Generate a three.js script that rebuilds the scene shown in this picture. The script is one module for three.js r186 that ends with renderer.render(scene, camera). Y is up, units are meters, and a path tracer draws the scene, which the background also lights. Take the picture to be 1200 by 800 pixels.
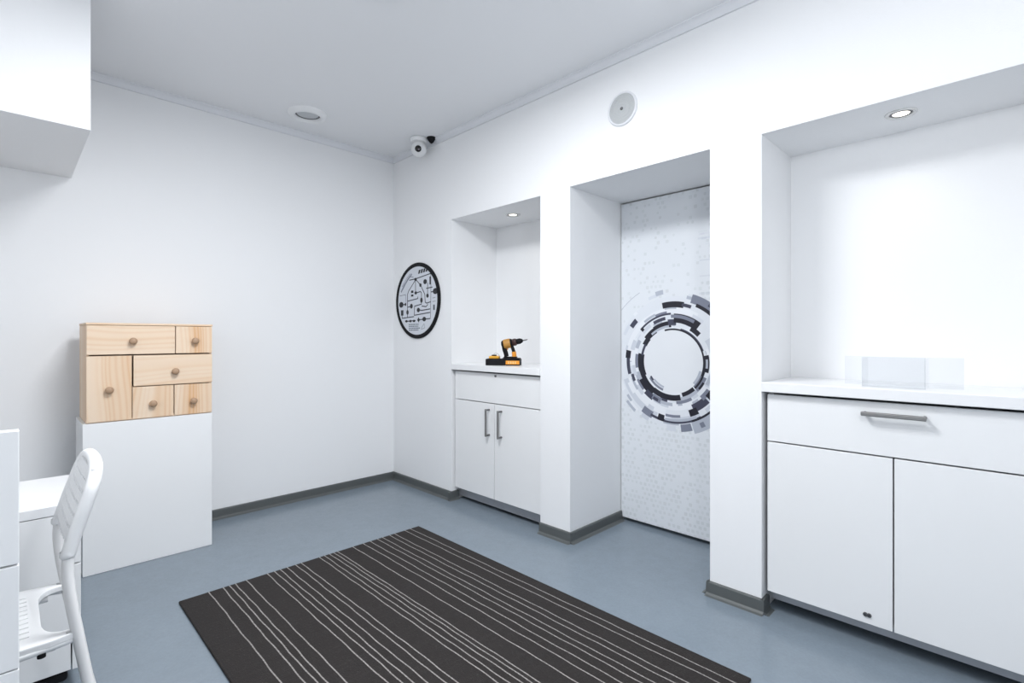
import * as THREE from 'three';
import { RoundedBoxGeometry } from 'three/addons/geometries/RoundedBoxGeometry.js';
import { mergeGeometries } from 'three/addons/utils/BufferGeometryUtils.js';
import { RectAreaLightUniformsLib } from 'three/addons/lights/RectAreaLightUniformsLib.js';

// ---------------------------------------------------------------- camera, light, exposure
const scene = new THREE.Scene();
const F_PX = 592.76, YAW = 44.967 * Math.PI / 180;
const camera = new THREE.PerspectiveCamera(2 * Math.atan(400 / F_PX) * 180 / Math.PI, 1.5, 0.05, 30);
camera.position.set(-2.2722, 1.17, 3.6642);
camera.lookAt(-2.2722 + Math.sin(YAW), 1.17, 3.6642 - Math.cos(YAW));
camera.setViewOffset(1200, 800, 0, 4.73, 1200, 800);
scene.add(camera);

const renderer = new THREE.WebGLRenderer();
renderer.toneMapping = THREE.LinearToneMapping;
renderer.toneMappingExposure = 1.1;
renderer.shadowMap.enabled = true;
RectAreaLightUniformsLib.init();
scene.background = new THREE.Color(0x000000);

const PANEL_COLOR = new THREE.Color(0.965, 0.98, 1.0);
// [x, y, z, width (x), depth (z), radiance]: unseen fill panel added just above the frame to brighten the back
const FILL_PANELS = [
  [-1.43, 2.600, 2.18, 0.60, 0.60, 39, 'square fill light panel added out of view under the ceiling over the rug'],
];

// white globe pendant hanging beside the camera: [x, y, z, radius, candela]
const PENDANT = [-1.68, 2.06, 3.72, .11, 1.9];

// room box
const CEIL = 2.651, XL = -3.05, ZF = 5.05;

// ---------------------------------------------------------------- helpers
let seed = 12345;
const rnd = () => { seed = (seed * 1664525 + 1013904223) >>> 0; return seed / 4294967296; };
const used = new Map();
function numbered(n) { const k = used.get(n) || 0; used.set(n, k + 1); return k ? `${n}_${String(k).padStart(3, '0')}` : n; }
function shade(o) { o.castShadow = true; o.receiveShadow = true; return o; }
function mesh(name, geo, mat, parent) {
  const g = Array.isArray(geo) ? mergeGeometries(geo.map(x => x.index ? x.toNonIndexed() : x)) : geo;
  const m = shade(new THREE.Mesh(g, mat)); m.name = parent ? name : numbered(name);
  (parent || scene).add(m); return m;
}
function thing(name, label, category, pos = [0, 0, 0], turn = 0, group) {
  const o = new THREE.Group(); o.name = numbered(name); o.position.set(...pos); o.rotation.y = turn;
  o.userData = { label, category }; if (group) o.userData.group = group; scene.add(o); return o;
}
function tag(o, label, category, group) { o.userData = { label, category }; if (group) o.userData.group = group; return o; }
function struct(name, geo, mat, label) { const m = mesh(name, geo, mat); m.userData.kind = 'structure'; if (label) m.userData.label = label; return m; }
function structGroup(name) { const o = new THREE.Group(); o.name = name; o.userData.kind = 'structure'; scene.add(o); return o; }
// box between two corners, optional rounding
function bb(x0, x1, y0, y1, z0, z1, r = 0) {
  const w = x1 - x0, h = y1 - y0, d = z1 - z0;
  const g = r > 0 ? new RoundedBoxGeometry(w, h, d, 2, Math.min(r, w / 2.01, h / 2.01, d / 2.01)) : new THREE.BoxGeometry(w, h, d);
  g.translate((x0 + x1) / 2, (y0 + y1) / 2, (z0 + z1) / 2); return g;
}
function cyl(r0, r1, h, n = 32) { return new THREE.CylinderGeometry(r0, r1, h, n); }
function tube(pts, r, seg = 40, rad = 14) { return new THREE.TubeGeometry(new THREE.CatmullRomCurve3(pts.map(p => new THREE.Vector3(...p)), false, 'centripetal'), seg, r, rad, false); }
function lathe(pts, n = 40) { return new THREE.LatheGeometry(pts.map(p => new THREE.Vector2(...p)), n); }
function canvas(w, h) { const c = document.createElement('canvas'); c.width = w; c.height = h; return [c, c.getContext('2d')]; }
function ctex(c) { const t = new THREE.CanvasTexture(c); t.colorSpace = THREE.SRGBColorSpace; t.anisotropy = 8; return t; }
function std(color, roughness = 0.6, metalness = 0, extra = {}) { return new THREE.MeshStandardMaterial({ color, roughness, metalness, ...extra }); }
const lin = (r, g, b) => new THREE.Color().setRGB(r, g, b);

// value noise for bump / colour grain
function noiseTex(size, oct, lo, hi, srgb = false) {
  const data = new Uint8Array(size * size * 4), acc = new Float32Array(size * size);
  for (const [cells, amp] of oct) {
    const g = new Float32Array(cells * cells); for (let i = 0; i < g.length; i++) g[i] = rnd();
    for (let y = 0; y < size; y++) for (let x = 0; x < size; x++) {
      const fx = x / size * cells, fy = y / size * cells, ix = fx | 0, iy = fy | 0; let tx = fx - ix, ty = fy - iy;
      tx = tx * tx * (3 - 2 * tx); ty = ty * ty * (3 - 2 * ty);
      const a = g[iy * cells + ix], b = g[iy * cells + (ix + 1) % cells], c = g[((iy + 1) % cells) * cells + ix], d = g[((iy + 1) % cells) * cells + (ix + 1) % cells];
      acc[y * size + x] += amp * ((a * (1 - tx) + b * tx) * (1 - ty) + (c * (1 - tx) + d * tx) * ty);
    }
  }
  const tot = oct.reduce((s, o) => s + o[1], 0);
  for (let i = 0; i < acc.length; i++) { const v = Math.round(lo + (hi - lo) * acc[i] / tot); data[i * 4] = data[i * 4 + 1] = data[i * 4 + 2] = v; data[i * 4 + 3] = 255; }
  const t = new THREE.DataTexture(data, size, size); t.wrapS = t.wrapT = THREE.RepeatWrapping; t.magFilter = THREE.LinearFilter; t.minFilter = THREE.LinearMipmapLinearFilter; t.generateMipmaps = true;
  if (srgb) t.colorSpace = THREE.SRGBColorSpace; t.needsUpdate = true; return t;
}
const paintBump = noiseTex(256, [[64, 1], [128, .8], [16, .4]], 60, 200);
paintBump.repeat.set(4, 4);
const vinylTone = noiseTex(512, [[8, .5], [32, .6], [128, .6], [256, .8]], 236, 255, true);
vinylTone.repeat.set(0.8, 0.8);

// ---------------------------------------------------------------- materials
const M = {
  wall: std(lin(.90, .91, .925), .75, 0, { bumpMap: paintBump, bumpScale: .0004 }),
  ceiling: std(lin(.90, .91, .93), .85),
  trim: std(lin(.80, .815, .85), .45),
  floor: std(lin(.225, .275, .325), .22, 0, { map: vinylTone }),
  base: std(lin(.095, .105, .106), .5),
  lacquer: std(lin(.875, .885, .895), .32),
  worktop: std(lin(.87, .88, .895), .28),
  carcass: std(lin(.70, .71, .73), .5),
  alu: std(lin(.42, .43, .46), .42, .6),
  steel: std(lin(.30, .295, .29), .32, .9),
  steelDark: std(lin(.16, .16, .165), .35, .8),
  black: new THREE.MeshPhysicalMaterial({ color: lin(.009, .009, .011), roughness: .6, specularIntensity: .35 }),
  plastic: std(lin(.83, .84, .85), .33),
  tubeWhite: std(lin(.82, .82, .82), .3),
  grey: std(lin(.58, .60, .61), .6),
  lampWhite: std(lin(.90, .91, .92), .4),
  frosted: std(lin(.56, .58, .60), .35),
  yellow: std(lin(.80, .40, .035), .4),
  orange: std(lin(.85, .33, .03), .42),
  acrylic: new THREE.MeshPhysicalMaterial({ color: lin(.95, .955, .96), roughness: .02, transmission: 1, thickness: 0, ior: 1.49 }),
};

// ---------------------------------------------------------------- room shell
struct('floor', (() => { const g = bb(XL, .7, -.1, 0, -.1, ZF); const p = g.attributes.position, u = g.attributes.uv; for (let i = 0; i < p.count; i++) u.setXY(i, p.getX(i), p.getZ(i)); return g; })(), M.floor);
struct('ceiling', bb(XL - .1, .7, CEIL, CEIL + .1, -.1, ZF + .1), M.ceiling);
struct('wall_back', bb(XL - .1, .0, 0, CEIL, -.1, 0), M.wall);
struct('wall_left', bb(XL - .1, XL, -.1, CEIL, 0, ZF), M.wall);
struct('wall_front', bb(XL - .1, .7, -.1, CEIL, ZF, ZF + .1), M.wall);

const N1 = { z0: .770, z1: 1.631, top: 2.022, back: .445 };
const DR = { z0: 1.858, z1: 2.669, top: 2.030, back: .520 };
const N2 = { z0: 2.892, z1: 3.790, top: 2.035, back: .392 };
{
  const s = new THREE.Shape();
  s.moveTo(-.1, 0);
  for (const n of [N1, DR, N2]) { s.lineTo(n.z0, 0); s.lineTo(n.z0, n.top); s.lineTo(n.z1, n.top); s.lineTo(n.z1, 0); }
  s.lineTo(ZF, 0); s.lineTo(ZF, CEIL); s.lineTo(-.1, CEIL); s.closePath();
  const g = new THREE.ExtrudeGeometry(s, { depth: .6, bevelEnabled: false }); g.rotateY(-Math.PI / 2); g.translate(.6, 0, 0);
  struct('wall_right', g, M.wall);
  struct('wall_niche_back', bb(N1.back, .6, 0, N1.top, N1.z0, N1.z1), M.wall);
  struct('wall_niche_back', bb(N2.back, .6, 0, N2.top, N2.z0, N2.z1), M.wall);
  struct('wall_outer', bb(.6, .7, -.1, CEIL, -.1, ZF), M.wall);
}
// boxed bulkhead hanging from the ceiling against the back wall
struct('wall_bulkhead', bb(XL, -2.022, 2.041, CEIL, 0, .905, .002), M.wall, 'white boxed bulkhead hanging under the ceiling');

// cornices: small stepped cove strip
function cornice(len) {
  const s = new THREE.Shape();
  s.moveTo(0, 0); s.lineTo(.030, 0); s.lineTo(.030, -.006); s.quadraticCurveTo(.011, -.012, .010, -.034); s.lineTo(.010, -.042); s.lineTo(.0, -.042); s.closePath();
  return new THREE.ExtrudeGeometry(s, { depth: len, bevelEnabled: false });
}
{ const g = cornice(2.022); g.rotateY(Math.PI / 2); g.scale(1, 1, -1); // runs along x, sticks out into +z
  const idx = g.toNonIndexed(); const p = idx.attributes.position; // restore winding after the mirror
  for (let i = 0; i < p.count; i += 3) { const a = [p.getX(i + 1), p.getY(i + 1), p.getZ(i + 1)], b = [p.getX(i + 2), p.getY(i + 2), p.getZ(i + 2)]; p.setXYZ(i + 1, ...b); p.setXYZ(i + 2, ...a); }
  idx.computeVertexNormals(); idx.translate(-2.022, CEIL, 0); struct('trim_1', idx, M.trim); }
{ const g = cornice(ZF); g.rotateY(Math.PI); g.translate(0, CEIL, ZF); struct('trim_2', g, M.trim); }

// coved vinyl baseboards, drawn as a profile pushed along a run
function baseRun(parent, a, b, n) { // a,b: [x,z] on the wall; n: outward normal [x,z]
  const prof = [[0, 0], [.034, 0], [.022, .0035], [.0145, .012], [.0125, .055], [.009, .060], [0, .060]];
  const dx = b[0] - a[0], dz = b[1] - a[1], pos = [], m = prof.length;
  const P = (t, q) => [a[0] + dx * t + n[0] * q[0], q[1], a[1] + dz * t + n[1] * q[0]];
  for (let i = 0; i < m - 1; i++) { const A = P(0, prof[i]), B = P(1, prof[i]), C = P(1, prof[i + 1]), D = P(0, prof[i + 1]); pos.push(...A, ...C, ...B, ...A, ...D, ...C); }
  for (const t of [0, 1]) for (let i = 1; i < m - 1; i++) { const A = P(t, prof[0]), B = P(t, prof[i]), C = P(t, prof[i + 1]); if (t) pos.push(...A, ...C, ...B); else pos.push(...A, ...B, ...C); }
  const g = new THREE.BufferGeometry(); g.setAttribute('position', new THREE.Float32BufferAttribute(pos, 3));
  g.setAttribute('uv', new THREE.Float32BufferAttribute(new Array(pos.length / 3 * 2).fill(0), 2)); g.computeVertexNormals(); return g;
}
struct('baseboard_back', baseRun(null, [XL, 0], [0, 0], [0, 1]), M.base);
struct('baseboard_right', [
  baseRun(null, [0, 0], [0, N1.z0], [-1, 0]), baseRun(null, [-.034, N1.z0], [.06, N1.z0], [0, 1]),
  baseRun(null, [0, N1.z1 - .0], [0, DR.z0 + .0125], [-1, 0]), baseRun(null, [DR.back, DR.z0], [-.0125, DR.z0], [0, 1]),
  baseRun(null, [0, DR.z1 - .0125], [0, N2.z0 + .0125], [-1, 0]), baseRun(null, [-.0125, DR.z1], [DR.back, DR.z1], [0, -1]), baseRun(null, [.06, N2.z0], [-.0125, N2.z0], [0, 1]),
  baseRun(null, [0, N2.z1], [0, ZF], [-1, 0]),
], M.base);
struct('baseboard_left', baseRun(null, [XL, ZF], [XL, 0], [1, 0]), M.base);

// ---------------------------------------------------------------- printed door
{
  const d = structGroup('door_1'); d.userData.label = 'flush door covered with a printed ring of dark blocks';
  const z0 = DR.z0 + .004, z1 = DR.z1 - .004, y0 = .024, y1 = DR.top - .008;
  mesh('door_leaf', bb(DR.back, DR.back + .04, y0, y1, z0, z1, .002), M.lacquer, d);
  const W = 820, H = 2020, S = 1000; // pixels per metre
  const [c, g] = canvas(W, H);
  g.fillStyle = 'rgb(226,230,235)'; g.fillRect(0, 0, W, H);
  const cx = (2.222 - z0) * S, cy = (y1 - 1.013) * S, R = 198;
  // faint mosaic of pale tiles
  for (let y = 0, r = 0; y < H; y += 30, r++) for (let x = (r % 2) * 15; x < W; x += 30) {
    const dist = Math.hypot(x - cx, y - cy) / R;
    const dens = y > cy ? .75 : (x > 560 ? .7 : .3);
    if (dist > 1.0 && rnd() < dens) { const v = 223 - 8 * rnd(); g.fillStyle = `rgba(${v - 6},${v - 1},${v + 3},.75)`; const q = 14 + 7 * rnd(); g.beginPath(); g.roundRect ? g.roundRect(x, y, q, q, 4) : g.rect(x, y, q, q); g.fill(); }
  }
  for (let i = 0; i < 60; i++) { const x = 520 + rnd() * 300, y = 200 + rnd() * 560; g.fillStyle = `rgba(160,170,186,${.07 + .12 * rnd()})`; g.fillRect(x, y, 20 + 90 * rnd(), 4 + 12 * rnd()); }
  const arc = (r0, r1, a0, a1, col) => { // angles counter-clockwise from right, in degrees
    g.fillStyle = col; g.beginPath();
    g.arc(cx, cy, r1 * R, -a0 * Math.PI / 180, -a1 * Math.PI / 180, true); g.arc(cx, cy, r0 * R, -a1 * Math.PI / 180, -a0 * Math.PI / 180, false); g.closePath(); g.fill();
  };
  const K = 'rgb(22,22,36)', D = 'rgb(62,64,82)', G = 'rgb(122,127,143)', L = 'rgb(178,184,196)', P = 'rgb(205,210,219)', Wh = 'rgb(232,235,240)';
  // pale under-rings
  arc(1.0, 2.0, 0, 360, 'rgb(224,228,234)'); arc(1.24, 1.46, 150, 300, Wh); arc(1.48, 1.66, 60, 170, Wh); arc(1.3, 1.7, 200, 262, Wh); arc(1.66, 1.84, 200, 300, P);
  for (let i = 0; i < 70; i++) { const a = rnd() * 360, r = 1.05 + rnd() * 1.05; arc(r, r + .05 + .12 * rnd(), a, a + 4 + 12 * rnd(), [P, L, Wh, 'rgb(214,219,227)'][i % 4]); }
  g.fillStyle = 'rgb(228,231,235)'; g.beginPath(); g.arc(cx, cy, R * .985, 0, 7); g.fill();
  // the dark blocks of the ring
  arc(.97, 1.02, -25, 105, K); arc(1.02, 1.05, 20, 75, D);
  arc(.98, 1.20, 168, 205, K); arc(1.02, 1.30, 203, 236, K); arc(1.0, 1.17, 234, 284, K); arc(1.17, 1.24, 250, 262, D);
  arc(1.0, 1.16, 138, 152, K); arc(1.03, 1.22, 120, 142, K); arc(1.06, 1.25, 92, 122, K); arc(1.12, 1.3, 84, 97, D); arc(1.2, 1.47, 52, 88, K); arc(1.1, 1.25, 44, 60, K);
  arc(1.02, 1.1, 150, 170, D); arc(1.06, 1.13, 96, 130, L);
  arc(1.66, 1.84, 78, 101, K); arc(1.70, 1.80, 70, 80, D); arc(1.86, 2.12, 52, 72, G); arc(1.80, 1.90, 40, 66, K); arc(1.98, 2.1, 46, 56, D);
  arc(1.44, 1.50, 92, 136, D); arc(1.50, 1.56, 97, 112, G); arc(1.38, 1.5, 134, 138, K); arc(1.72, 1.88, 134, 143, D);
  arc(1.50, 1.62, 176, 196, D); arc(1.48, 1.66, 168, 177, K); arc(1.42, 1.52, 197, 206, D); arc(1.24, 1.36, 150, 162, L); arc(1.18, 1.36, 196, 208, L);
  arc(1.3, 1.38, 206, 222, G); arc(1.22, 1.40, 226, 240, D); arc(1.18, 1.36, 238, 253, G); arc(1.25, 1.34, 240, 248, D);
  arc(1.70, 1.92, 236, 248, G); arc(1.92, 2.06, 238, 246, P); arc(1.78, 1.86, 246, 300, D); arc(1.66, 1.86, 254, 261, K); arc(1.72, 1.80, 262, 296, L); arc(1.6, 1.68, 262, 279, G);
  arc(1.88, 2.1, 278, 288, G); arc(1.80, 1.88, 290, 312, K); arc(1.86, 2.2, 289, 312, L); arc(1.95, 2.1, 296, 300, G);
  arc(.96, 1.10, 288, 312, K); arc(1.08, 1.18, 284, 318, L); arc(1.18, 1.27, 276, 300, G); arc(.96, 1.16, 314, 338, G); arc(1.0, 1.06, 314, 346, K); arc(1.1, 1.17, 318, 330, K);
  arc(1.38, 1.62, 296, 316, D); arc(1.5, 1.7, 290, 300, K); arc(1.3, 1.46, 312, 326, G); arc(1.4, 1.58, 318, 336, K);
  arc(.98, 1.16, 346, 372, K); arc(1.05, 1.12, 352, 366, L); arc(1.2, 1.3, 170, 190, G); arc(1.3, 1.42, 186, 200, P); arc(1.24, 1.34, 252, 270, L); arc(1.34, 1.44, 60, 92, G); arc(1.52, 1.6, 112, 128, L); arc(1.3, 1.4, 100, 118, D); arc(1.2, 1.3, 330, 372, L); arc(1.2, 1.42, 372, 392, P);
  arc(.80, .86, 222, 250, L); arc(.88, .95, 214, 250, G); arc(.84, .90, 212, 222, D); arc(.88, .96, 318, 345, L);
  g.strokeStyle = 'rgba(120,126,142,.55)'; g.lineWidth = 3; g.beginPath(); g.arc(cx, cy, R * 2.45, -2.75, -2.05); g.stroke();
  const p = new THREE.PlaneGeometry(z1 - z0 - .004, y1 - y0 - .004); p.rotateY(-Math.PI / 2); p.translate(DR.back - .0008, (y0 + y1) / 2, (z0 + z1) / 2);
  mesh('printed_film', p, std(0xffffff, .45, 0, { map: ctex(c) }), d);
}

// ---------------------------------------------------------------- built-in cabinets
function barHandle(parent, len, vertical) { // centred at its middle, sticks out to -x
  const h = new THREE.Group(); h.name = 'handle'; parent.add(h);
  const r = .0065, out = .034;
  const bar = new RoundedBoxGeometry(.012, vertical ? len : .0165, vertical ? .013 : len, 2, .004); bar.translate(-out, 0, 0);
  mesh('bar', bar, M.steel, h);
  for (const s of [-1, 1]) { const c = cyl(r, r, out, 16); c.rotateZ(Math.PI / 2); c.translate(-out / 2, vertical ? s * (len / 2 - .008) : 0, vertical ? 0 : s * (len / 2 - .008)); mesh('post', c, M.steelDark, h); }
  return h;
}
function lock(parent, y, z, x) {
  const g = cyl(.0075, .0075, .006, 20); g.rotateZ(Math.PI / 2); g.translate(x, y, z); const l = mesh('lock', g, M.steelDark, parent);
  const k = bb(x - .0034, x - .0029, y - .0035, y + .0035, z - .001, z + .001); mesh('keyhole', k, M.black, l); return l;
}
function cabinet(n, name, label) {
  const FX = .022, zc = (n.z0 + n.z1) / 2, za = n.z0 + .016, zb = n.z1 - .010;
  const t = thing(name, label, 'cabinet', [0, 0, 0]);
  // hollow carcass: two sides, floor and back; the slits between the fronts open into it
  const bx = n.back - .002;
  mesh('body', [bb(.044, bx, .092, .938, za, za + .018), bb(.044, bx, .092, .938, zb - .018, zb), bb(.044, bx, .092, .110, za + .0185, zb - .0185), bb(bx - .006, bx, .1105, .938, za + .0185, zb - .0185)], M.carcass, t);
  mesh('toe_kick', bb(.060, .075, n === N2 ? .050 : .026, .092, za + .004, zb), M.alu, t);
  for (const z of [za + .06, zb - .06]) { const f = cyl(.014, .018, .092, 16); f.translate(.24, .046, z); mesh('foot', f, M.black, t); }
  const drawer = mesh('drawer', bb(FX, .042, .7315, .929, za, zb, .0018), M.lacquer, t);
  const doors = [];
  for (const [a, b] of [[za, zc - .0024], [zc + .0024, zb]]) doors.push(mesh('door', bb(FX, .042, .092, .726, a, b, .0018), M.lacquer, t));
  return { t, drawer, doors, za, zb, zc, FX };
}
{
  const c = cabinet(N1, 'base_cabinet', 'white niche cabinet with two upright steel handles, under the power drill');
  for (const [i, z] of [[0, 1.152], [1, 1.270]]) { const h = barHandle(c.doors[i], .185, true); h.position.set(c.FX, .600, z); }
  lock(c.drawer, .914, 1.214, c.FX - .002);
  const w = mesh('worktop', bb(-.008, N1.back - .001, .940, .981, N1.z0 + .001, N1.z1 - .001, .003), M.worktop);
  tag(w, 'white worktop slab in the narrow niche, carrying the power drill', 'worktop');
}
{
  const c = cabinet(N2, 'base_cabinet', 'wide white niche cabinet with one horizontal steel drawer handle');
  const h = barHandle(c.drawer, .192, false); h.position.set(c.FX, .886, 3.343);
  lock(c.doors[0], .126, 3.256, c.FX - .002); lock(c.doors[0], .126, 3.268, c.FX - .002);
  const w = mesh('worktop', bb(-.008, N2.back - .001, .940, .981, N2.z0 + .001, N2.z1 - .001, .003), M.worktop);
  tag(w, 'white worktop slab carrying the clear acrylic holder', 'worktop');
}
// clear acrylic leaflet holder
{
  const Y = .981, t = thing('acrylic_holder', 'clear acrylic leaflet holder standing on the white worktop', 'holder', [.12, Y, 3.34]);
  mesh('back_panel', bb(.045, .049, 0, .114, -.180, .186, .001), M.acrylic, t);
  mesh('front_panel', bb(-.052, -.048, 0, .115, -.104, .088, .001), M.acrylic, t);
  for (const z of [-.104, .084]) mesh('side_panel', bb(-.047, .044, 0, .112, z, z + .004, .001), M.acrylic, t);
  mesh('base_panel', bb(-.047, .044, 0, .004, -.099, .083, .001), M.acrylic, t);
}

// ---------------------------------------------------------------- lamps and ceiling fittings
function fillPanel([x, y, z, w, d, L, label]) {  // added fill light, modelled as a framed panel out of view
  const t = thing('added_fill_panel', label, 'light', [x, y, z]);
  const f = .018;
  mesh('frame', [bb(-w / 2 - f, -w / 2, -.012, .022, -d / 2 - f, d / 2 + f), bb(w / 2, w / 2 + f, -.012, .022, -d / 2 - f, d / 2 + f), bb(-w / 2, w / 2, -.012, .022, -d / 2 - f, -d / 2), bb(-w / 2, w / 2, -.012, .022, d / 2, d / 2 + f), bb(-w / 2, w / 2, .012, .022, -d / 2, d / 2)], M.lampWhite, t);
  mesh('stem', bb(-.05, .05, .022, CEIL - y, -.05, .05), M.lampWhite, t);
  const dm = new THREE.MeshStandardMaterial({ color: 0xffffff, roughness: .6, emissive: PANEL_COLOR, emissiveIntensity: 2 });
  mesh('diffuser', bb(-w / 2, w / 2, 0, .010, -d / 2, d / 2), dm, t);
  const l = new THREE.RectAreaLight(PANEL_COLOR, L, w, d); l.name = 'fill_glow'; l.position.set(0, -.004, 0); l.rotation.x = -Math.PI / 2; t.add(l);
}
FILL_PANELS.forEach(fillPanel);

{ // globe pendant
  const [x, y, z, r, I] = PENDANT, t = thing('pendant_lamp', 'white glass globe pendant lamp hanging from the ceiling', 'lamp', [x, y, z]);
  const gm = new THREE.MeshStandardMaterial({ color: 0xffffff, roughness: .5, emissive: PANEL_COLOR, emissiveIntensity: 3 });
  mesh('globe', new THREE.SphereGeometry(r, 40, 28), gm, t);
  mesh('cap', lathe([[0, r + .035], [.02, r + .034], [.04, r + .02], [.045, r - .006], [0, r - .006]], 28), M.steel, t);
  const c = cyl(.003, .003, CEIL - .03 - y - r - .03, 10); c.translate(0, (CEIL - .03 - y + r + .03) / 2, 0); mesh('cable', c, M.black, t);
  mesh('ceiling_rose', lathe([[0, CEIL - y], [.05, CEIL - y], [.048, CEIL - y - .02], [.012, CEIL - y - .032], [0, CEIL - y - .032]], 28), M.lampWhite, t);
  const l = new THREE.PointLight(PANEL_COLOR, I, 0, 2); l.castShadow = true; l.shadow.radius = r / .02; t.add(l);
}
function spot(x, y, z, label) { // recessed niche downlight
  const t = thing('recessed_spotlight', label, 'spotlight', [x, y, z]);
  mesh('bezel', lathe([[.036, 0], [.038, -.004], [.047, -.006], [.0515, -.003], [.052, 0]]), std(lin(.75, .75, .74), .25, .4), t);
  mesh('inner_ring', lathe([[.026, -.0005], [.030, -.0045], [.036, -.0035], [.038, 0]]), M.steelDark, t);
  const g = new THREE.MeshStandardMaterial({ color: 0xffffff, roughness: .4, emissive: new THREE.Color(1, .95, .82), emissiveIntensity: 3 });
  const b = cyl(.027, .027, .002, 28); b.translate(0, -.0015, 0); mesh('lamp_lens', b, g, t);
  const s = new THREE.SpotLight(new THREE.Color(1, .95, .85), .10, 0, 1.1, 1, 2); s.position.set(0, -.012, 0); s.target.position.set(0, -1, 0); s.castShadow = true; t.add(s); t.add(s.target);
}
spot(.212, N1.top, 1.186, 'lit recessed spotlight above the power drill niche');
spot(.170, N2.top, 3.344, 'lit recessed spotlight above the acrylic holder niche');

{ // unlit ceiling downlight
  const t = thing('recessed_downlight', 'round unlit white downlight set in the ceiling', 'downlight', [-.862, CEIL, .338]);
  mesh('rim', lathe([[.078, -.001], [.079, -.012], [.086, -.026], [.096, -.029], [.110, -.022], [.121, -.010], [.123, 0]], 56), M.lampWhite, t);
  mesh('inner_ring', lathe([[.066, -.0008], [.068, -.0065], [.0775, -.0065], [.078, -.001]], 48), M.steelDark, t);
  const g = cyl(.071, .071, .004, 40); g.translate(0, -.0025, 0); mesh('glass', g, M.frosted, t);
}
{ // round speaker grille on the wall
  const t = thing('wall_speaker', 'round pale grey speaker grille high on the wall above the door', 'speaker', [0, 2.360, 2.206]);
  const turn = g => (g.rotateZ(Math.PI / 2), g); // lathe axis +y to -x
  mesh('rim', turn(lathe([[.088, 0], [.088, .006], [.084, .010], [.078, .010], [.077, .006]], 48)), M.trim, t);
  const face = mesh('grille', turn(lathe([[.0775, .0], [.0775, .0065], [.05, .0085], [.012, .0095], [.0, .0095]], 48)), std(lin(.50, .52, .53), .7), t);
  mesh('centre_knob', turn(lathe([[.008, .009], [.008, .0125], [.004, .014], [0, .014]], 20)), M.steelDark, t);
  for (const r of [.025, .042, .059]) { const k = new THREE.TorusGeometry(r, .0009, 6, 44); k.rotateY(Math.PI / 2); k.translate(-.0097 + (r - .012) * .024, 0, 0); mesh('grille_ring', k, M.grey, face); }
}
{ // turret camera at the ceiling
  const t = thing('security_camera', 'small white dome security camera with a black lens by the ceiling corner', 'camera', [-.098, CEIL, .505]);
  mesh('mount', lathe([[0, -.0], [.062, 0], [.064, -.006], [.060, -.022], [.050, -.030], [0, -.030]]), M.lampWhite, t);
  const ball = new THREE.SphereGeometry(.058, 32, 24); ball.translate(0, -.078, 0); mesh('ball', ball, M.lampWhite, t);
  const dir = new THREE.Vector3(-.62, -.28, .74).normalize();
  const lens = new THREE.Group(); lens.name = 'lens'; lens.position.set(0, -.078, 0); lens.quaternion.setFromUnitVectors(new THREE.Vector3(0, 1, 0), dir); t.add(lens);
  const bez = lathe([[.027, .048], [.029, .056], [.026, .059], [.023, .055]], 28); mesh('lens_bezel', bez, M.lampWhite, lens);
  const gl = lathe([[.0245, .050], [.023, .0575], [.012, .0615], [0, .0625]], 28); mesh('lens_glass', gl, std(lin(.006, .006, .008), .12), lens);
  const k = bb(-.0045, .0045, .0608, .0626, .004, .012); mesh('sensor_window', k, std(lin(.2, .16, .2), .3), lens);
}
{
  const t = thing('black_sensor', 'tiny black cone shaped sensor under the ceiling beside the dome camera', 'sensor', [-.045, CEIL, .588]);
  mesh('cone', lathe([[0, 0], [.029, 0], [.029, -.012], [.016, -.034], [.008, -.042], [0, -.043]], 24), M.black, t);
  mesh('collar', lathe([[.029, 0], [.033, 0], [.033, -.005], [.029, -.006]], 24), M.black, t);
}

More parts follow.
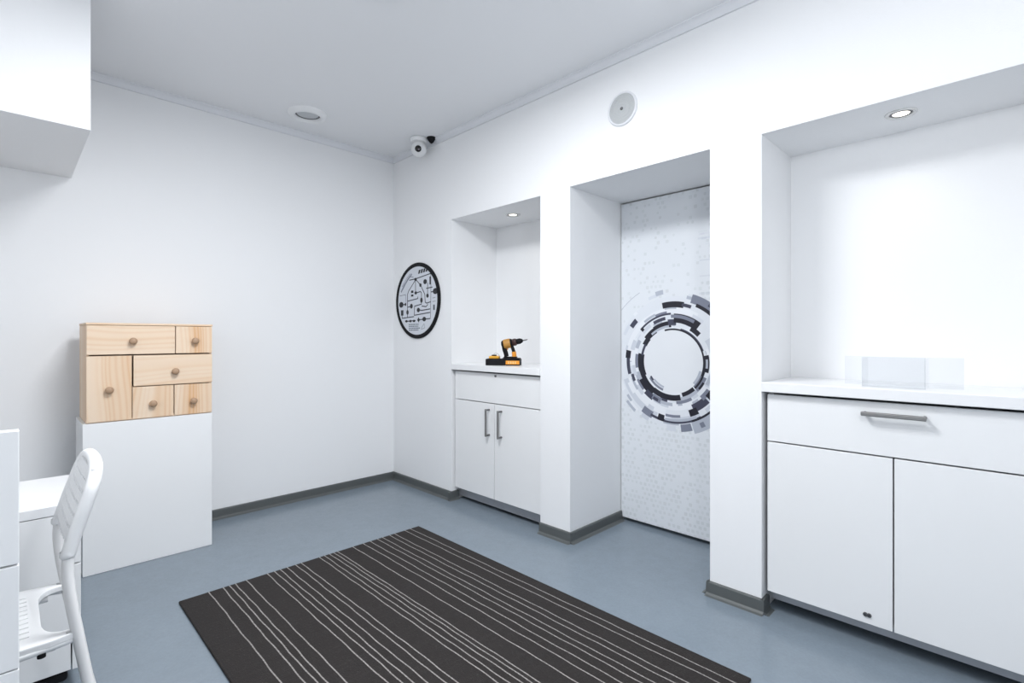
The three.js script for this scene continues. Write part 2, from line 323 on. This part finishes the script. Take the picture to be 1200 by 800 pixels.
// ---------------------------------------------------------------- round circuit print on the wall
{
  const R = .296, t = thing('circuit_disc', 'round black rimmed disc printed with a circuit diagram on the wall', 'wall art', [0, 1.457, .350]);
  const [c, g] = canvas(1024, 1024);
  g.fillStyle = 'rgb(214,218,226)'; g.fillRect(0, 0, 1024, 1024);
  const X = x => 512 + (x - 247) / 201 * 512, Y = y => 512 + (y - 410) / 340 * 512;
  const line = (pts, w = 13, col = 'rgb(40,43,54)') => { g.strokeStyle = col; g.lineWidth = w; g.lineJoin = 'round'; g.beginPath(); pts.forEach(([x, y], i) => i ? g.lineTo(X(x), Y(y)) : g.moveTo(X(x), Y(y))); g.stroke(); };
  const dot = (x, y, rx, ry = rx, col = 'rgb(18,19,28)') => { g.fillStyle = col; g.beginPath(); g.ellipse(X(x), Y(y), rx * 2.55, ry * 1.5, 0, 0, 7); g.fill(); };
  const rect = (x, y, w, h, col = 'rgb(22,23,32)') => { g.fillStyle = col; g.fillRect(X(x - w / 2), Y(y - h / 2), w * 2.55, h * 1.5); };
  // grey ribbon upper left
  line([[200, 165], [165, 205], [125, 260], [95, 320]], 26, 'rgb(140,146,160)'); line([[215, 195], [175, 185], [150, 230], [110, 300]], 8, 'rgb(90,95,110)'); line([[185, 160], [150, 200], [105, 270]], 7, 'rgb(90,95,110)');
  // slanted black bars upper right
  for (let i = 0; i < 4; i++) { const x = 265 + i * 22, y = 155 - i * 3; g.fillStyle = 'rgb(18,19,28)'; g.beginPath(); g.moveTo(X(x - 8), Y(y + 18)); g.lineTo(X(x + 8), Y(y + 16)); g.lineTo(X(x + 16), Y(y - 18)); g.lineTo(X(x), Y(y - 16)); g.fill(); }
  line([[175, 218], [235, 213], [370, 185]]); dot(234, 218, 12, 14);
  line([[234, 222], [170, 315], [158, 345], [158, 490], [158, 555]]); line([[234, 222], [234, 330]]); line([[240, 224], [280, 275], [305, 330], [318, 360], [322, 430], [335, 440], [370, 430]]);
  dot(279, 275, 10, 16); dot(321, 250, 16, 22); rect(366, 245, 14, 70); line([[343, 260], [343, 380]]); dot(342, 375, 11, 18); line([[330, 310], [385, 305]]);
  rect(203, 326, 22, 22); rect(203, 360, 22, 18); dot(236, 340, 12, 14); line([[240, 340], [280, 332], [288, 345], [288, 400]]); dot(288, 410, 11, 24);
  line([[158, 408], [255, 392], [255, 375]]); line([[82, 352], [140, 346], [145, 440]], 7, 'rgb(90,95,110)'); line([[100, 436], [140, 436]]); dot(97, 436, 21, 26); dot(138, 436, 8, 14);
  rect(106, 512, 24, 50); dot(158, 510, 11, 22); line([[160, 462], [195, 458]]); dot(195, 456, 13, 22);
  line([[288, 430], [288, 445], [225, 458], [222, 540], [365, 522]]); line([[260, 492], [290, 500], [365, 492]]); dot(260, 495, 14, 20); line([[290, 462], [330, 470], [345, 450]]);
  line([[370, 190], [372, 300], [368, 570]], 8); dot(410, 342, 22, 26); line([[372, 345], [400, 345]]); rect(398, 480, 14, 46, 'rgb(80,85,98)'); line([[385, 400], [410, 395]], 7, 'rgb(120,125,138)'); line([[385, 430], [412, 428]], 7, 'rgb(120,125,138)');
  line([[105, 562], [220, 552]]); line([[105, 562], [105, 535]]); line([[135, 592], [235, 588]]); for (const x of [148, 186, 220]) dot(x, 591, 12, 11);
  line([[262, 560], [262, 605]]); line([[250, 583], [368, 575]]); dot(262, 583, 10, 16); dot(313, 578, 16, 20);
  for (let i = 0; i < 4; i++) { let x = 170; while (x < 262) { const w = 4 + rnd() * 11; rect(x + w / 2, 622 + i * 17, w, 9, 'rgb(95,106,118)'); x += w + 2.5; } }
  line([[285, 660], [312, 618], [318, 655], [285, 668]], 8, 'rgb(150,155,166)');
  const b = cyl(R - .004, R - .004, .008, 72); b.rotateZ(Math.PI / 2); b.translate(-.0045, 0, 0); mesh('backing', b, M.black, t);
  const f = new THREE.CircleGeometry(R - .026, 72); f.rotateY(-Math.PI / 2); f.translate(-.0095, 0, 0);
  const uv = f.attributes.uv, ps = f.attributes.position; for (let i = 0; i < uv.count; i++) uv.setXY(i, .5 + ps.getZ(i) / (2 * R), .5 + ps.getY(i) / (2 * R));
  mesh('printed_face', f, std(0xffffff, .5, 0, { map: ctex(c) }), t);
  const rim = lathe([[R - .030, .0005], [R - .030, .011], [R - .026, .014], [R - .004, .014], [R, .010], [R, .0005]], 72); rim.rotateZ(Math.PI / 2);
  mesh('rim', rim, M.black, t);
}

// ---------------------------------------------------------------- rug
{
  const x0 = -1.738, x1 = -.478, z0 = 1.055, z1 = 3.022, W = 2048, H = 2048;
  const [c, g] = canvas(W, H);
  g.fillStyle = 'rgb(35,31,30)'; g.fillRect(0, 0, W, H);
  for (let y = 0; y < H; y += 4) { const v = rnd() * 6 - 3; g.fillStyle = `rgba(${v > 0 ? 120 : 10},${v > 0 ? 112 : 8},${v > 0 ? 110 : 10},${Math.abs(v) * .018})`; g.fillRect(0, y, W, 3); }
  for (let i = 0; i < 26000; i++) { const d = rnd() < .5; g.fillStyle = d ? 'rgba(20,17,18,.22)' : 'rgba(100,94,95,.16)'; g.fillRect(rnd() * W, rnd() * H, 3 + rnd() * 6, 2 + rnd() * 3); }
  const xs = [-1.62, -1.563, -1.535, -1.51, -1.463, -1.368, -1.332, -1.306, -1.272, -1.229, -1.2, -1.105, -1.078, -1.048, -1.024, -1.004, -.915, -.852, -.81, -.764, -.732, -.686, -.653, -.58, -.54];
  for (const x of xs) {
    const px = (x - x0) / (x1 - x0) * W, ph = rnd() * 6, ph2 = rnd() * 6;
    for (let y = 0; y < H; y += 5) { const o = 1.8 * Math.sin(y * .016 + ph) + 1.2 * Math.sin(y * .041 + ph2) + (rnd() - .5) * 1.2; const v = 128 + rnd() * 30; g.fillStyle = `rgb(${v},${v - 4},${v - 6})`; g.fillRect(px - 4 + o, y, 8, 5); }
  }
  g.fillStyle = 'rgba(28,26,28,.55)'; g.fillRect(14, 0, 5, H); g.fillRect(W - 19, 0, 5, H);
  const geo = new RoundedBoxGeometry(x1 - x0, .011, z1 - z0, 2, .004);
  const p = geo.attributes.position, u = geo.attributes.uv; for (let i = 0; i < p.count; i++) u.setXY(i, p.getX(i) / (x1 - x0) + .5, .5 - p.getZ(i) / (z1 - z0));
  geo.translate((x0 + x1) / 2, .0056, (z0 + z1) / 2);
  const bump = noiseTex(512, [[128, .6], [256, 1]], 0, 255); bump.repeat.set(3, 4);
  tag(mesh('rug', geo, std(0xffffff, .95, 0, { map: ctex(c), bumpMap: bump, bumpScale: .0012 })), 'dark brown flat woven rug with thin pale stripes on the floor', 'rug');
}

// ---------------------------------------------------------------- pine chest on white cabinet
function pine(vertical, s) {
  const W = 512, H = 512, [c, g] = canvas(W, H); seed = s;
  const img = g.createImageData(W, H);
  const kx = rnd() * 900, c0 = .25 + rnd() * .5, warp = [rnd() * 6, rnd() * 6, rnd() * 6], strength = .75 + rnd() * .5;
  for (let y = 0; y < H; y++) for (let x = 0; x < W; x++) {
    const u = (vertical ? x : y) / W, v = (vertical ? y : x) / W;
    const w = u + .012 * Math.sin(v * 3.1 + warp[0]) + .006 * Math.sin(v * 8 + warp[1] + u * 9) + .05 * Math.exp(-Math.pow((u - c0) * 5, 2)) * Math.sin(v * 2.2 + warp[2]);
    const ring = Math.pow(.5 + .5 * Math.sin((w + .3 * w * w) * 118 + kx + 3.4 * Math.sin(w * 17 + kx) + 1.7 * Math.sin(w * 41 + kx * 2)), 2.2);
    const band = .5 + .32 * Math.sin(w * 14 + kx * .7) + .18 * Math.sin(w * 33 + kx * 1.3);
    const n = (Math.sin(x * 12.9898 * (vertical ? 1 : .013) + y * 78.233 * (vertical ? .013 : 1)) * 43758.5453) % 1;
    const k = strength * (.32 * ring * (.35 + band) + .55 * band * band) + .05 * n;
    const i = (y * W + x) * 4; img.data[i] = 236 - 18 * k; img.data[i + 1] = 214 - 42 * k; img.data[i + 2] = 190 - 62 * k; img.data[i + 3] = 255;
  }
  g.putImageData(img, 0, 0);
  const tx = ctex(c); tx.wrapS = tx.wrapT = THREE.RepeatWrapping; return std(0xffffff, .55, 0, { map: tx });
}
const pineH = [pine(false, 11), pine(false, 29), pine(false, 53)], pineV = [pine(true, 71), pine(true, 97), pine(true, 131)];
function planar(geo, k = .62, ox = 0, oy = 0) { // uv in metres on the x-y face, z used on the sides
  const p = geo.attributes.position, n = geo.attributes.normal, u = geo.attributes.uv;
  for (let i = 0; i < p.count; i++) { const side = Math.abs(n.getX(i)) > .7; u.setXY(i, ((side ? p.getZ(i) : p.getX(i)) + ox) / k, ((Math.abs(n.getY(i)) > .7 ? p.getZ(i) : p.getY(i)) + oy) / k); }
  return geo;
}
const TURN = 0;
{
  const t = thing('storage_cabinet', 'plain white floor cabinet carrying the pine drawer chest', 'cabinet', [-1.735, 0, .445], TURN);
  mesh('body', bb(-.276, .283, 0, .745, -.335, -.019, .0015), M.lacquer, t);
  mesh('front_panel', bb(-.276, .283, .001, .745, -.018, 0, .0015), M.lacquer, t);
}
{
  const t = thing('drawer_chest', 'small natural pine chest with six round knobbed drawers', 'chest', [-1.724, .746, .445], TURN);
  const w = .273, H = .497, D = -.325;
  const board = (n, g, m) => { planar(g, .62, .3, .02); return mesh(n, g, m, t); };
  board('top_board', bb(-w - .002, w + .002, H - .011, H, D, .002, .002), pineH[0]);
  board('side_board', bb(-w, -w + .012, 0, H - .0115, D, -.014, .001), pineV[1]); board('side_board', bb(w - .012, w, 0, H - .0115, D, -.014, .001), pineV[1]);
  board('bottom_board', bb(-w + .0125, w - .0125, .0, .012, D, -.014), pineH[2]); board('back_board', bb(-w + .0125, w - .0125, .0125, H - .012, D, D + .006), pineH[2]);
  board('divider', [bb(-w + .0125, w - .0125, .324, .332, D + .008, -.022), bb(-.09, w - .0125, .166, .174, D + .008, -.022)].reduce((a, b) => mergeGeometries([a, b])), pineH[1]);
  const knobG = lathe([[0, .030], [.009, .0293], [.0155, .0255], [.018, .018], [.016, .011], [.010, .007], [.009, 0]], 24); knobG.rotateX(Math.PI / 2);
  const knobM = std(lin(.42, .275, .175), .4);
  // [x0, x1, y0, y1, proud, material, knob x, knob y]
  const DW = [
    [-w + .0005, .0955, .338, .484, 0, pineH[0], -.090, .405], [.0990, w - .0005, .338, .484, 0, pineV[0], .187, .405],
    [-w + .0005, -.0930, .004, .3305, -.003, pineV[1], -.186, .160],
    [-.0865, w - .0005, .173, .3305, .002, pineH[1], .094, .242],
    [-.0895, .0895, .004, .168, -.004, pineV[2], -.004, .077], [.0935, w - .0005, .004, .168, -.004, pineV[0], .180, .075]];
  DW.forEach(([a, b, y0, y1, pr, m, kx, ky], i) => {
    const g = planar(bb(a, b, y0, y1, -.0135, pr, .0018), .62, .29 + (i % 3) * .02, .01 + (i % 2) * .07); const d = mesh('drawer', g, m, t);
    const k = mesh('knob', knobG, knobM, d); k.position.set(kx, ky, pr);
  });
}

// ---------------------------------------------------------------- power drill set
{
  const t = thing('charger_base', 'black and orange charger base lying on the niche worktop under the drill', 'charger', [.125, .981, 1.180], .62);
  mesh('body', bb(-.045, .045, 0, .044, -.115, .022, .005), M.black, t);
  mesh('end_block', bb(-.045, .045, 0, .044, .023, .120, .005), M.black, t);
  mesh('side_panel', bb(-.047, -.0455, .008, .033, .025, .118, .0006), M.orange, t);
  for (let i = 0; i < 4; i++) mesh('print_mark', bb(-.0476, -.0471, .013, .028, .042 + i * .015, .049 + i * .015, .0001), std(lin(.75, .6, .3), .5), t);
  mesh('deck', bb(-.04, .04, .0445, .050, .0, .116, .002), M.black, t);
}
{
  const t = thing('battery_pack', 'small yellow battery pack with a dark clip beside the drill', 'battery', [.090, 1.0252, 1.131], .62);
  mesh('shell', bb(-.030, .030, 0, .019, -.035, .035, .006), M.yellow, t);
  mesh('rail', bb(-.018, .018, .0195, .027, -.018, .012, .003), M.black, t);
  mesh('clip', tube([[-.012, .027, -.005], [-.012, .036, .004], [-.012, .034, .022], [-.012, .020, .036]], .0028, 20, 8), M.grey, t);
}
{
  const t = thing('power_drill', 'black and yellow cordless drill standing on its charger base', 'drill', [.148, 1.0312, 1.2125], .62);
  const A = -.20; // nose lifts towards +z
  const head = new THREE.Group(); head.name = 'head'; head.position.set(0, .098, -.005); head.rotation.x = A; head.scale.z = .82; t.add(head);
  const ax = pts => { const g = lathe(pts, 28); g.rotateX(Math.PI / 2); return g; };
  mesh('motor_housing', ax([[0, -.058], [.018, -.057], [.027, -.048], [.030, -.03], [.030, .02], [.026, .032], [.022, .036], [0, .036]]), M.black, head);
  mesh('side_shell', (() => { const g = ax([[.0302, -.036], [.0325, -.030], [.0325, .012], [.0302, .020]]); return g; })(), std(lin(.50, .25, .05), .45), head);
  mesh('gear_case', ax([[.0, .036], [.024, .036], [.025, .060], [.021, .072], [0, .072]]), std(lin(.05, .02, .018), .4), head);
  mesh('chuck', ax([[0, .072], [.017, .072], [.019, .078], [.019, .100], [.014, .116], [.008, .124], [0, .124]]), M.black, head);
  mesh('drill_bit', ax([[0, .124], [.0045, .124], [.0045, .158], [.001, .166], [0, .167]]), M.steelDark, head);
  mesh('grip', tube([[0, .080, -.035], [0, .055, -.030], [0, .028, -.021], [0, .009, -.017]], .0155, 24, 14), M.black, t);
  mesh('front_guard', tube([[0, .078, .020], [0, .060, .027], [0, .040, .034]], .0115, 18, 12), M.black, t);
  mesh('lower_guard', tube([[0, .042, .033], [0, .022, .036], [0, .0085, .036]], .0155, 18, 12), M.orange, t);
  const tr = bb(-.006, .006, .054, .076, -.014, -.006, .003); mesh('trigger', tr, M.orange, t);
  mesh('foot_plate', bb(-.026, .026, .0004, .0085, -.035, .055, .003), M.black, t);
}

// ---------------------------------------------------------------- drawer pedestal behind the chair
{
  const t = thing('drawer_pedestal', 'low white rolling drawer pedestal behind the chair, on black castors', 'pedestal', [-2.32, 0, 1.205]);
  const z0 = -.235, z1 = .235, xb = -.20, xf = .198;
  mesh('side_panel', bb(xb, xf, .068, .586, z1 - .016, z1, .001), M.lacquer, t); mesh('side_panel', bb(xb, xf, .068, .586, z0, z0 + .016, .001), M.lacquer, t);
  mesh('bottom_panel', bb(xb, xf - .004, .068, .084, z0 + .0165, z1 - .0165), M.lacquer, t); mesh('back_panel', bb(xb, xb + .008, .0845, .586, z0 + .0165, z1 - .0165), M.lacquer, t);
  mesh('top_panel', bb(xb, .225, .588, .620, z0, z1 + .001, .002), M.worktop, t);
  for (const [a, b] of [[.066, .236], [.239, .414], [.418, .584]]) mesh('drawer', bb(xf + .004, .224, a, b, z0, z1, .0015), M.lacquer, t);
  for (const [x, z] of [[.142, .178], [-.15, .178], [.142, -.178], [-.15, -.178]]) {
    const c = new THREE.Group(); c.name = 'castor'; c.position.set(x, 0, z); t.add(c);
    const wg = cyl(.0275, .0275, .018, 24); wg.rotateX(Math.PI / 2); wg.translate(0, .0275, .012); const wh = wg.clone(); wh.translate(0, 0, -.024);
    mesh('wheel', wg, M.black, c); mesh('wheel', wh, M.black, c);
    mesh('fork', [bb(-.050, .050, .030, .062, -.034, .050, .012), bb(-.02, .02, .0621, .0675, -.02, .02)], M.black, c);
  }
}

// ---------------------------------------------------------------- desk whose end panel stands in front of the chair
{
  const t = thing('desk', 'white desk end with a tall upright panel in front of the chair', 'desk', [-2.66, 0, 1.80]);
  const xr = -2.2545 + 2.66, xl = XL + .02 + 2.66, zp = 2.245 - 1.80;
  mesh('upper_panel', bb(xl, xr, .716, .983, zp - .028, zp, .002), M.lacquer, t);
  mesh('end_panel', bb(xl, xr, .506, .7125, zp - .028, zp, .002), M.lacquer, t);
  mesh('end_panel', bb(xl, xr, .0, .5035, zp - .028, zp, .002), M.lacquer, t);
  mesh('table_top', bb(xl, .31, .690, .715, -.345, zp - .029, .002), M.worktop, t);
  mesh('far_panel', bb(xl, .24, 0, .6895, -.345, -.325, .002), M.lacquer, t);
}

// ---------------------------------------------------------------- white chair
{
  const OX = -2.30, OZ = 1.876, t = thing('plastic_chair', 'white plastic chair with slotted seat and ribbed arched backrest', 'chair', [OX, 0, OZ]);
  const W = .170; // half distance between the rear tubes
  const L = (x, y, z) => [x - OX, y, z];
  for (const s of [-1, 1]) {
    const leg = mesh('rear_leg', tube([L(-2.066, .012, s * (W + .012)), L(-2.098, .15, s * (W + .008)), L(-2.128, .31, s * (W + .004)), L(-2.150, .45, s * W), L(-2.163, .54, s * (W - .004)), L(-2.168, .60, s * (W - .008)), L(-2.166, .655, s * (W - .012))], .0122, 60, 16), M.tubeWhite, t);
    const ft = cyl(.0145, .0155, .022, 18); ft.translate(-2.066 - OX, .011, s * (W + .012)); mesh('foot_cap', ft, M.plastic, leg);
    const fl = mesh('front_leg', tube([L(-2.555, .012, s * (W + .012)), L(-2.535, .15, s * (W + .008)), L(-2.50, .38, s * W), L(-2.478, .424, s * (W - .01)), L(-2.40, .430, s * (W - .01)), L(-2.19, .432, s * (W - .014))], .0105, 60, 14), M.tubeWhite, t);
    const f2 = cyl(.014, .015, .022, 18); f2.translate(-2.555 - OX, .011, s * (W + .012)); mesh('foot_cap', f2, M.plastic, fl);
  }
  // backrest: an arched hollow rim with ribs and bars between
  const bx = h => -2.168 + Math.max(0, h - .645) * .31 - OX;   // lean of the back
  const bow = z => -.004 * (1 - Math.pow(z / W, 2));           // hollow towards the sitter
  const rim = [];
  const side = [[.640, W - .011], [.70, W - .013], [.755, W - .015], [.797, W - .022], [.823, W - .042], [.837, W - .075], [.843, W - .118]];
  for (const [h, z] of side) rim.push([bx(h), h, z]);
  rim.push([bx(.845), .845, 0]);
  for (const [h, z] of [...side].reverse()) rim.push([bx(h), h, -z]);
  const rimMesh = mesh('backrest', (() => {
    const g = tube(rim, .0150, 140, 16); const caps = [];
    for (const s of [-1, 1]) { const k = lathe([[0, -.004], [.013, -.004], [.0156, 0], [.0156, .006], [.015, .012]], 20); k.translate(bx(.64), .640, s * (W - .011)); caps.push(k); }
    return [g, ...caps];
  })(), M.plastic, t);
  const zAt = h => { for (let i = 0; i < side.length - 1; i++) if (h <= side[i + 1][0]) { const k = Math.max(0, (h - side[i][0]) / (side[i + 1][0] - side[i][0])); return side[i][1] + k * (side[i + 1][1] - side[i][1]); } return .05; };
  const ROWS = 6, h0 = .672, h1 = .836;
  for (let r = 0; r < ROWS; r++) { // curved ribs
    const h = h0 + (h1 - h0) * (r + .5) / ROWS, half = zAt(h) - .004, hh = (h1 - h0) / ROWS * (r === ROWS - 1 ? .5 : .36), n = 18, pos = [], idx = [];
    for (let i = 0; i <= n; i++) { const z = -half + 2 * half * i / n; for (const [dx, dy] of [[-.004, -hh], [.003, -hh * .6], [.003, hh * .6], [-.004, hh]]) pos.push(bx(h + dy) + bow(z) + dx - .006, h + dy, z); }
    for (let i = 0; i < n; i++) for (let k = 0; k < 4; k++) { const a = i * 4 + k, b = i * 4 + (k + 1) % 4, c = a + 4, d = b + 4; idx.push(a, b, c, b, d, c); }
    const g = new THREE.BufferGeometry(); g.setAttribute('position', new THREE.Float32BufferAttribute(pos, 3)); g.setAttribute('uv', new THREE.Float32BufferAttribute(new Array(pos.length / 3 * 2).fill(0), 2)); g.setIndex(idx);
    const ng = g.toNonIndexed(); ng.computeVertexNormals(); mesh('rib', ng, M.plastic, rimMesh);
  }
  for (let i = -5; i <= 5; i++) { // upright bars tying the ribs together
    const z = i * .0265, top = Math.min(.838, .848 - Math.max(0, Math.abs(z) - .07) * .18), pts = [];
    for (let k = 0; k <= 6; k++) { const h = h0 - .004 + (top - h0 + .004) * k / 6; pts.push([bx(h) + bow(z) - .005, h, z]); }
    mesh('bar', tube(pts, .0058, 12, 8), M.plastic, rimMesh);
  }
  // seat plate with slots and a hollowed rear edge
  const sh = new THREE.Shape(); // shape x = world x, shape y = z
  const A = x => x - OX;
  sh.moveTo(A(-2.152), -W - .004); sh.lineTo(A(-2.152), -W + .016); sh.lineTo(A(-2.168), -W + .018);
  sh.bezierCurveTo(A(-2.20), -W + .022, A(-2.212), -W + .05, A(-2.214), -W + .09); sh.lineTo(A(-2.214), W - .09);
  sh.bezierCurveTo(A(-2.212), W - .05, A(-2.20), W - .022, A(-2.168), W - .018); sh.lineTo(A(-2.152), W - .016); sh.lineTo(A(-2.152), W + .004);
  sh.lineTo(A(-2.20), W + .014); sh.lineTo(A(-2.46), W + .018); sh.quadraticCurveTo(A(-2.53), W + .014, A(-2.535), W - .05); sh.lineTo(A(-2.535), -W + .05); sh.quadraticCurveTo(A(-2.53), -W - .014, A(-2.46), -W - .018); sh.lineTo(A(-2.20), -W - .014); sh.closePath();
  for (let i = 0; i < 10; i++) for (const [xa, xb] of [[-2.285, -2.234], [-2.350, -2.305], [-2.415, -2.370]]) {
    const z = -.126 + i * .028, h = new THREE.Path(); h.moveTo(A(xa), z - .0045); h.lineTo(A(xa), z + .0045); h.lineTo(A(xb), z + .0045); h.lineTo(A(xb), z - .0045); h.closePath(); sh.holes.push(h);
  }
  const sg = new THREE.ExtrudeGeometry(sh, { depth: .010, bevelEnabled: true, bevelThickness: .003, bevelSize: .002, bevelSegments: 2, curveSegments: 10 });
  sg.rotateX(Math.PI / 2); sg.translate(0, .456, 0);
  const seat = mesh('seat', sg, M.plastic, t);
  for (const s of [-1, 1]) mesh('side_skirt', tube([L(-2.158, .440, s * (W - .004)), L(-2.20, .441, s * (W + .006)), L(-2.34, .438, s * (W + .010)), L(-2.50, .438, s * (W + .004))], .0095, 30, 12), M.plastic, seat);
  mesh('front_skirt', tube([L(-2.526, .438, -W + .04), L(-2.528, .438, W - .04)], .0105, 10, 12), M.plastic, seat);
  for (const s of [-1, 1]) { const b = cyl(.008, .008, .010, 16); b.translate(-2.215 - OX, .430, s * (W + .010)); mesh('stacking_stud', b, M.black, seat); const r = cyl(.0035, .0035, .002, 12); r.translate(-2.168 - OX, .4605, s * W); mesh('screw', r, M.grey, seat); }
}

renderer.render(scene, camera);
